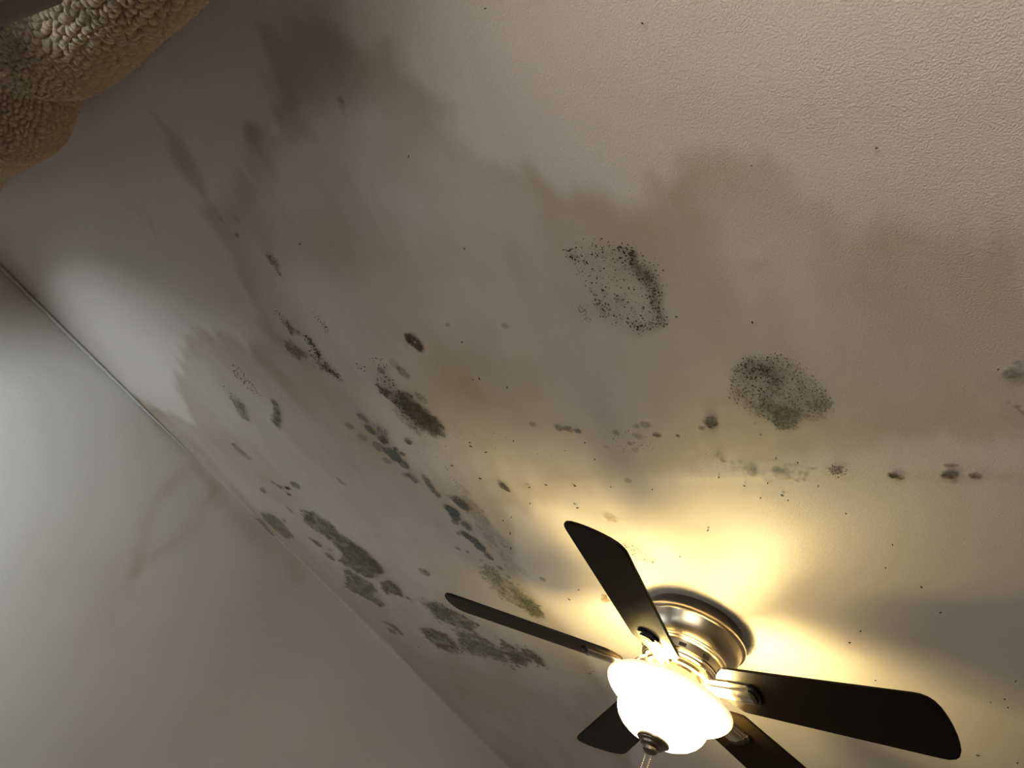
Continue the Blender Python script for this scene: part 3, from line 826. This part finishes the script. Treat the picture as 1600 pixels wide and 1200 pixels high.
# speckled colonies
P1 = C([(884, 388), (902, 376), (959, 374), (977, 386), (1027, 411), (1046, 440), (1031, 465), (1039, 503), (1002, 513), (971, 503), (946, 491), (925, 459), (912, 430)])
o = specks(P1, 500, .0006, .0022, 'speck', .12, 801, label='loose colony of black mold specks')
specks(C([(968, 386), (985, 388), (994, 402), (986, 408), (976, 396)]), 38, .0015, .0042, 'speck', .3, 802, parent=o)
specks(C([(984, 403), (1004, 412), (1026, 438), (1030, 452), (1010, 440), (990, 418)]), 270, .0006, .0018, 'speckg', .4, 803, parent=o)
specks(C([(1020, 440), (1032, 448), (1028, 470), (1040, 505), (1030, 506), (1018, 465)]), 190, .0006, .0020, 'speck', .4, 804, parent=o)
specks(C([(925, 450), (936, 468), (952, 495), (948, 498), (930, 468)]), 45, .0008, .0022, 'speck', .4, 805, parent=o)
specks(C([(908, 472), (914, 480), (922, 501), (919, 500), (912, 486)]), 40, .0006, .0014, 'speck', .3, 806, parent=o)
specks(C([(884, 388), (896, 392), (898, 405), (890, 403)]), 18, .001, .003, 'speck', .3, 807, parent=o)
specks(C([(950, 492), (1002, 500), (1036, 495), (1038, 506), (1000, 515), (968, 506)]), 110, .0006, .0022, 'speck', .5, 808, parent=o)
P2 = C([(1146, 571), (1171, 556), (1215, 549), (1243, 562), (1277, 584), (1294, 615), (1300, 640), (1274, 650), (1246, 653), (1215, 656), (1190, 650), (1168, 640), (1146, 622), (1140, 606)])
o = specks(P2, 1500, .0006, .0017, 'speckg', .3, 811, label='round colony of dense mold specks', jit=.003)
specks(C([(1146, 571), (1171, 556), (1215, 553), (1225, 585), (1222, 615), (1190, 632), (1146, 622), (1140, 606)]), 260, .0008, .0026, 'speck', .35, 812, parent=o, jit=.003)
specks(C([(1162, 574), (1190, 570), (1215, 576), (1210, 586), (1180, 584), (1164, 590)]), 70, .0009, .0026, 'speck', .5, 813, parent=o)
# loose streaks of specks
for i, (poly, n, a, b, mt) in enumerate([
        ([(430, 481), (442, 492), (452, 500), (447, 503), (436, 492)], 30, .0007, .002, 'speck'), ([(476, 520), (488, 532), (505, 560), (500, 562), (480, 535)], 120, .0008, .0036, 'speck'),
        ([(500, 560), (532, 585), (534, 592), (512, 580)], 80, .0008, .003, 'speck'), ([(492, 488), (503, 496), (518, 520), (512, 518), (500, 503)], 50, .0006, .0022, 'speck'),
        ([(362, 568), (376, 572), (396, 598), (408, 618), (392, 608), (370, 588)], 110, .0008, .003, 'speckg'), ([(345, 600), (356, 606), (374, 622), (384, 640), (366, 628)], 40, .0008, .0028, 'speckg'),
        ([(585, 586), (600, 580), (618, 598), (612, 604), (596, 600)], 70, .0009, .0030, 'speck'), ([(575, 555), (596, 552), (612, 575), (600, 582)], 24, .0009, .0030, 'speck'), ([(558, 566), (565, 566), (568, 577), (561, 574)], 16, .001, .003, 'speck'),
        ([(960, 846), (985, 848), (1010, 862), (1032, 880), (1008, 878), (985, 862)], 170, .0006, .0020, 'speckg'), ([(950, 668), (1030, 672), (1025, 700), (970, 704)], 60, .0006, .0016, 'speck'),
        ([(700, 660), (830, 680), (900, 700), (800, 720), (710, 690)], 40, .0006, .0018, 'speck'), ([(690, 720), (740, 770), (820, 880), (770, 850), (715, 790)], 110, .0006, .0020, 'speck'),
        ([(600, 635), (690, 690), (720, 760), (660, 720)], 60, .0005, .0016, 'speck'), ([(680, 930), (725, 955), (700, 955)], 20, .0008, .002, 'speckg'), ([(900, 1035), (930, 1040), (928, 1055), (905, 1048)], 16, .001, .004, 'olive2')]):
    specks(C(poly), n, a, b, 'speckg' if mt == 'olive2' else mt, .5, 830 + i, label='loose trail of mold specks')
# small flecks all over
FLECK = [(803, 688), (760, 705), (707, 726), (751, 746), (828, 760), (854, 756), (899, 757), (955, 759), (1020, 763), (829, 785), (898, 785), (903, 792), (800, 807), (787, 812), (798, 832), (799, 855),
         (1189, 677), (1213, 714), (1247, 721), (1124, 744), (1223, 772), (1189, 776), (1200, 753), (1164, 757), (1232, 780), (1279, 758), (1322, 800), (1395, 849), (1384, 885), (1440, 915), (1470, 955), (1345, 984), (1328, 1002),
         (1587, 1062), (1570, 1090), (1548, 1095), (1575, 1103), (1590, 1190), (1528, 1178), (1368, 1061), (1107, 827), (1063, 868), (915, 690), (930, 716), (735, 690), (737, 696), (723, 533), (750, 590), (740, 592), (793, 604), (1058, 493), (1176, 502),
         (640, 243), (727, 387), (1005, 35), (760, 12), (1370, 230), (1175, 257), (470, 380), (1560, 575), (470, 1000), (655, 1010), (905, 920), (890, 935)]
rg = np.random.default_rng(5)
for i, (x, y) in enumerate(FLECK):
    s_ = px_size(x, y)
    cx_, cy_ = on_ceiling(x, y); an = rg.random() * 3.1; L_ = (1.2 + 2.6 * rg.random()) * s_; w_ = (.5 + .5 * rg.random()) * s_
    vs = [(cx_, cy_, CEIL - .0055)]; fs = []
    for j in range(8):
        t = j * math.pi / 4; a, b = L_ * math.cos(t) * (.7 + .5 * rg.random()), w_ * math.sin(t) * (.7 + .6 * rg.random())
        vs.append((cx_ + a * math.cos(an) - b * math.sin(an), cy_ + a * math.sin(an) + b * math.cos(an), CEIL - .0025))
    for j in range(8): fs.append((0, 1 + (j + 1) % 8, 1 + j))
    mesh_obj('dark_fleck', vs, fs, M['speck'], ceiling)
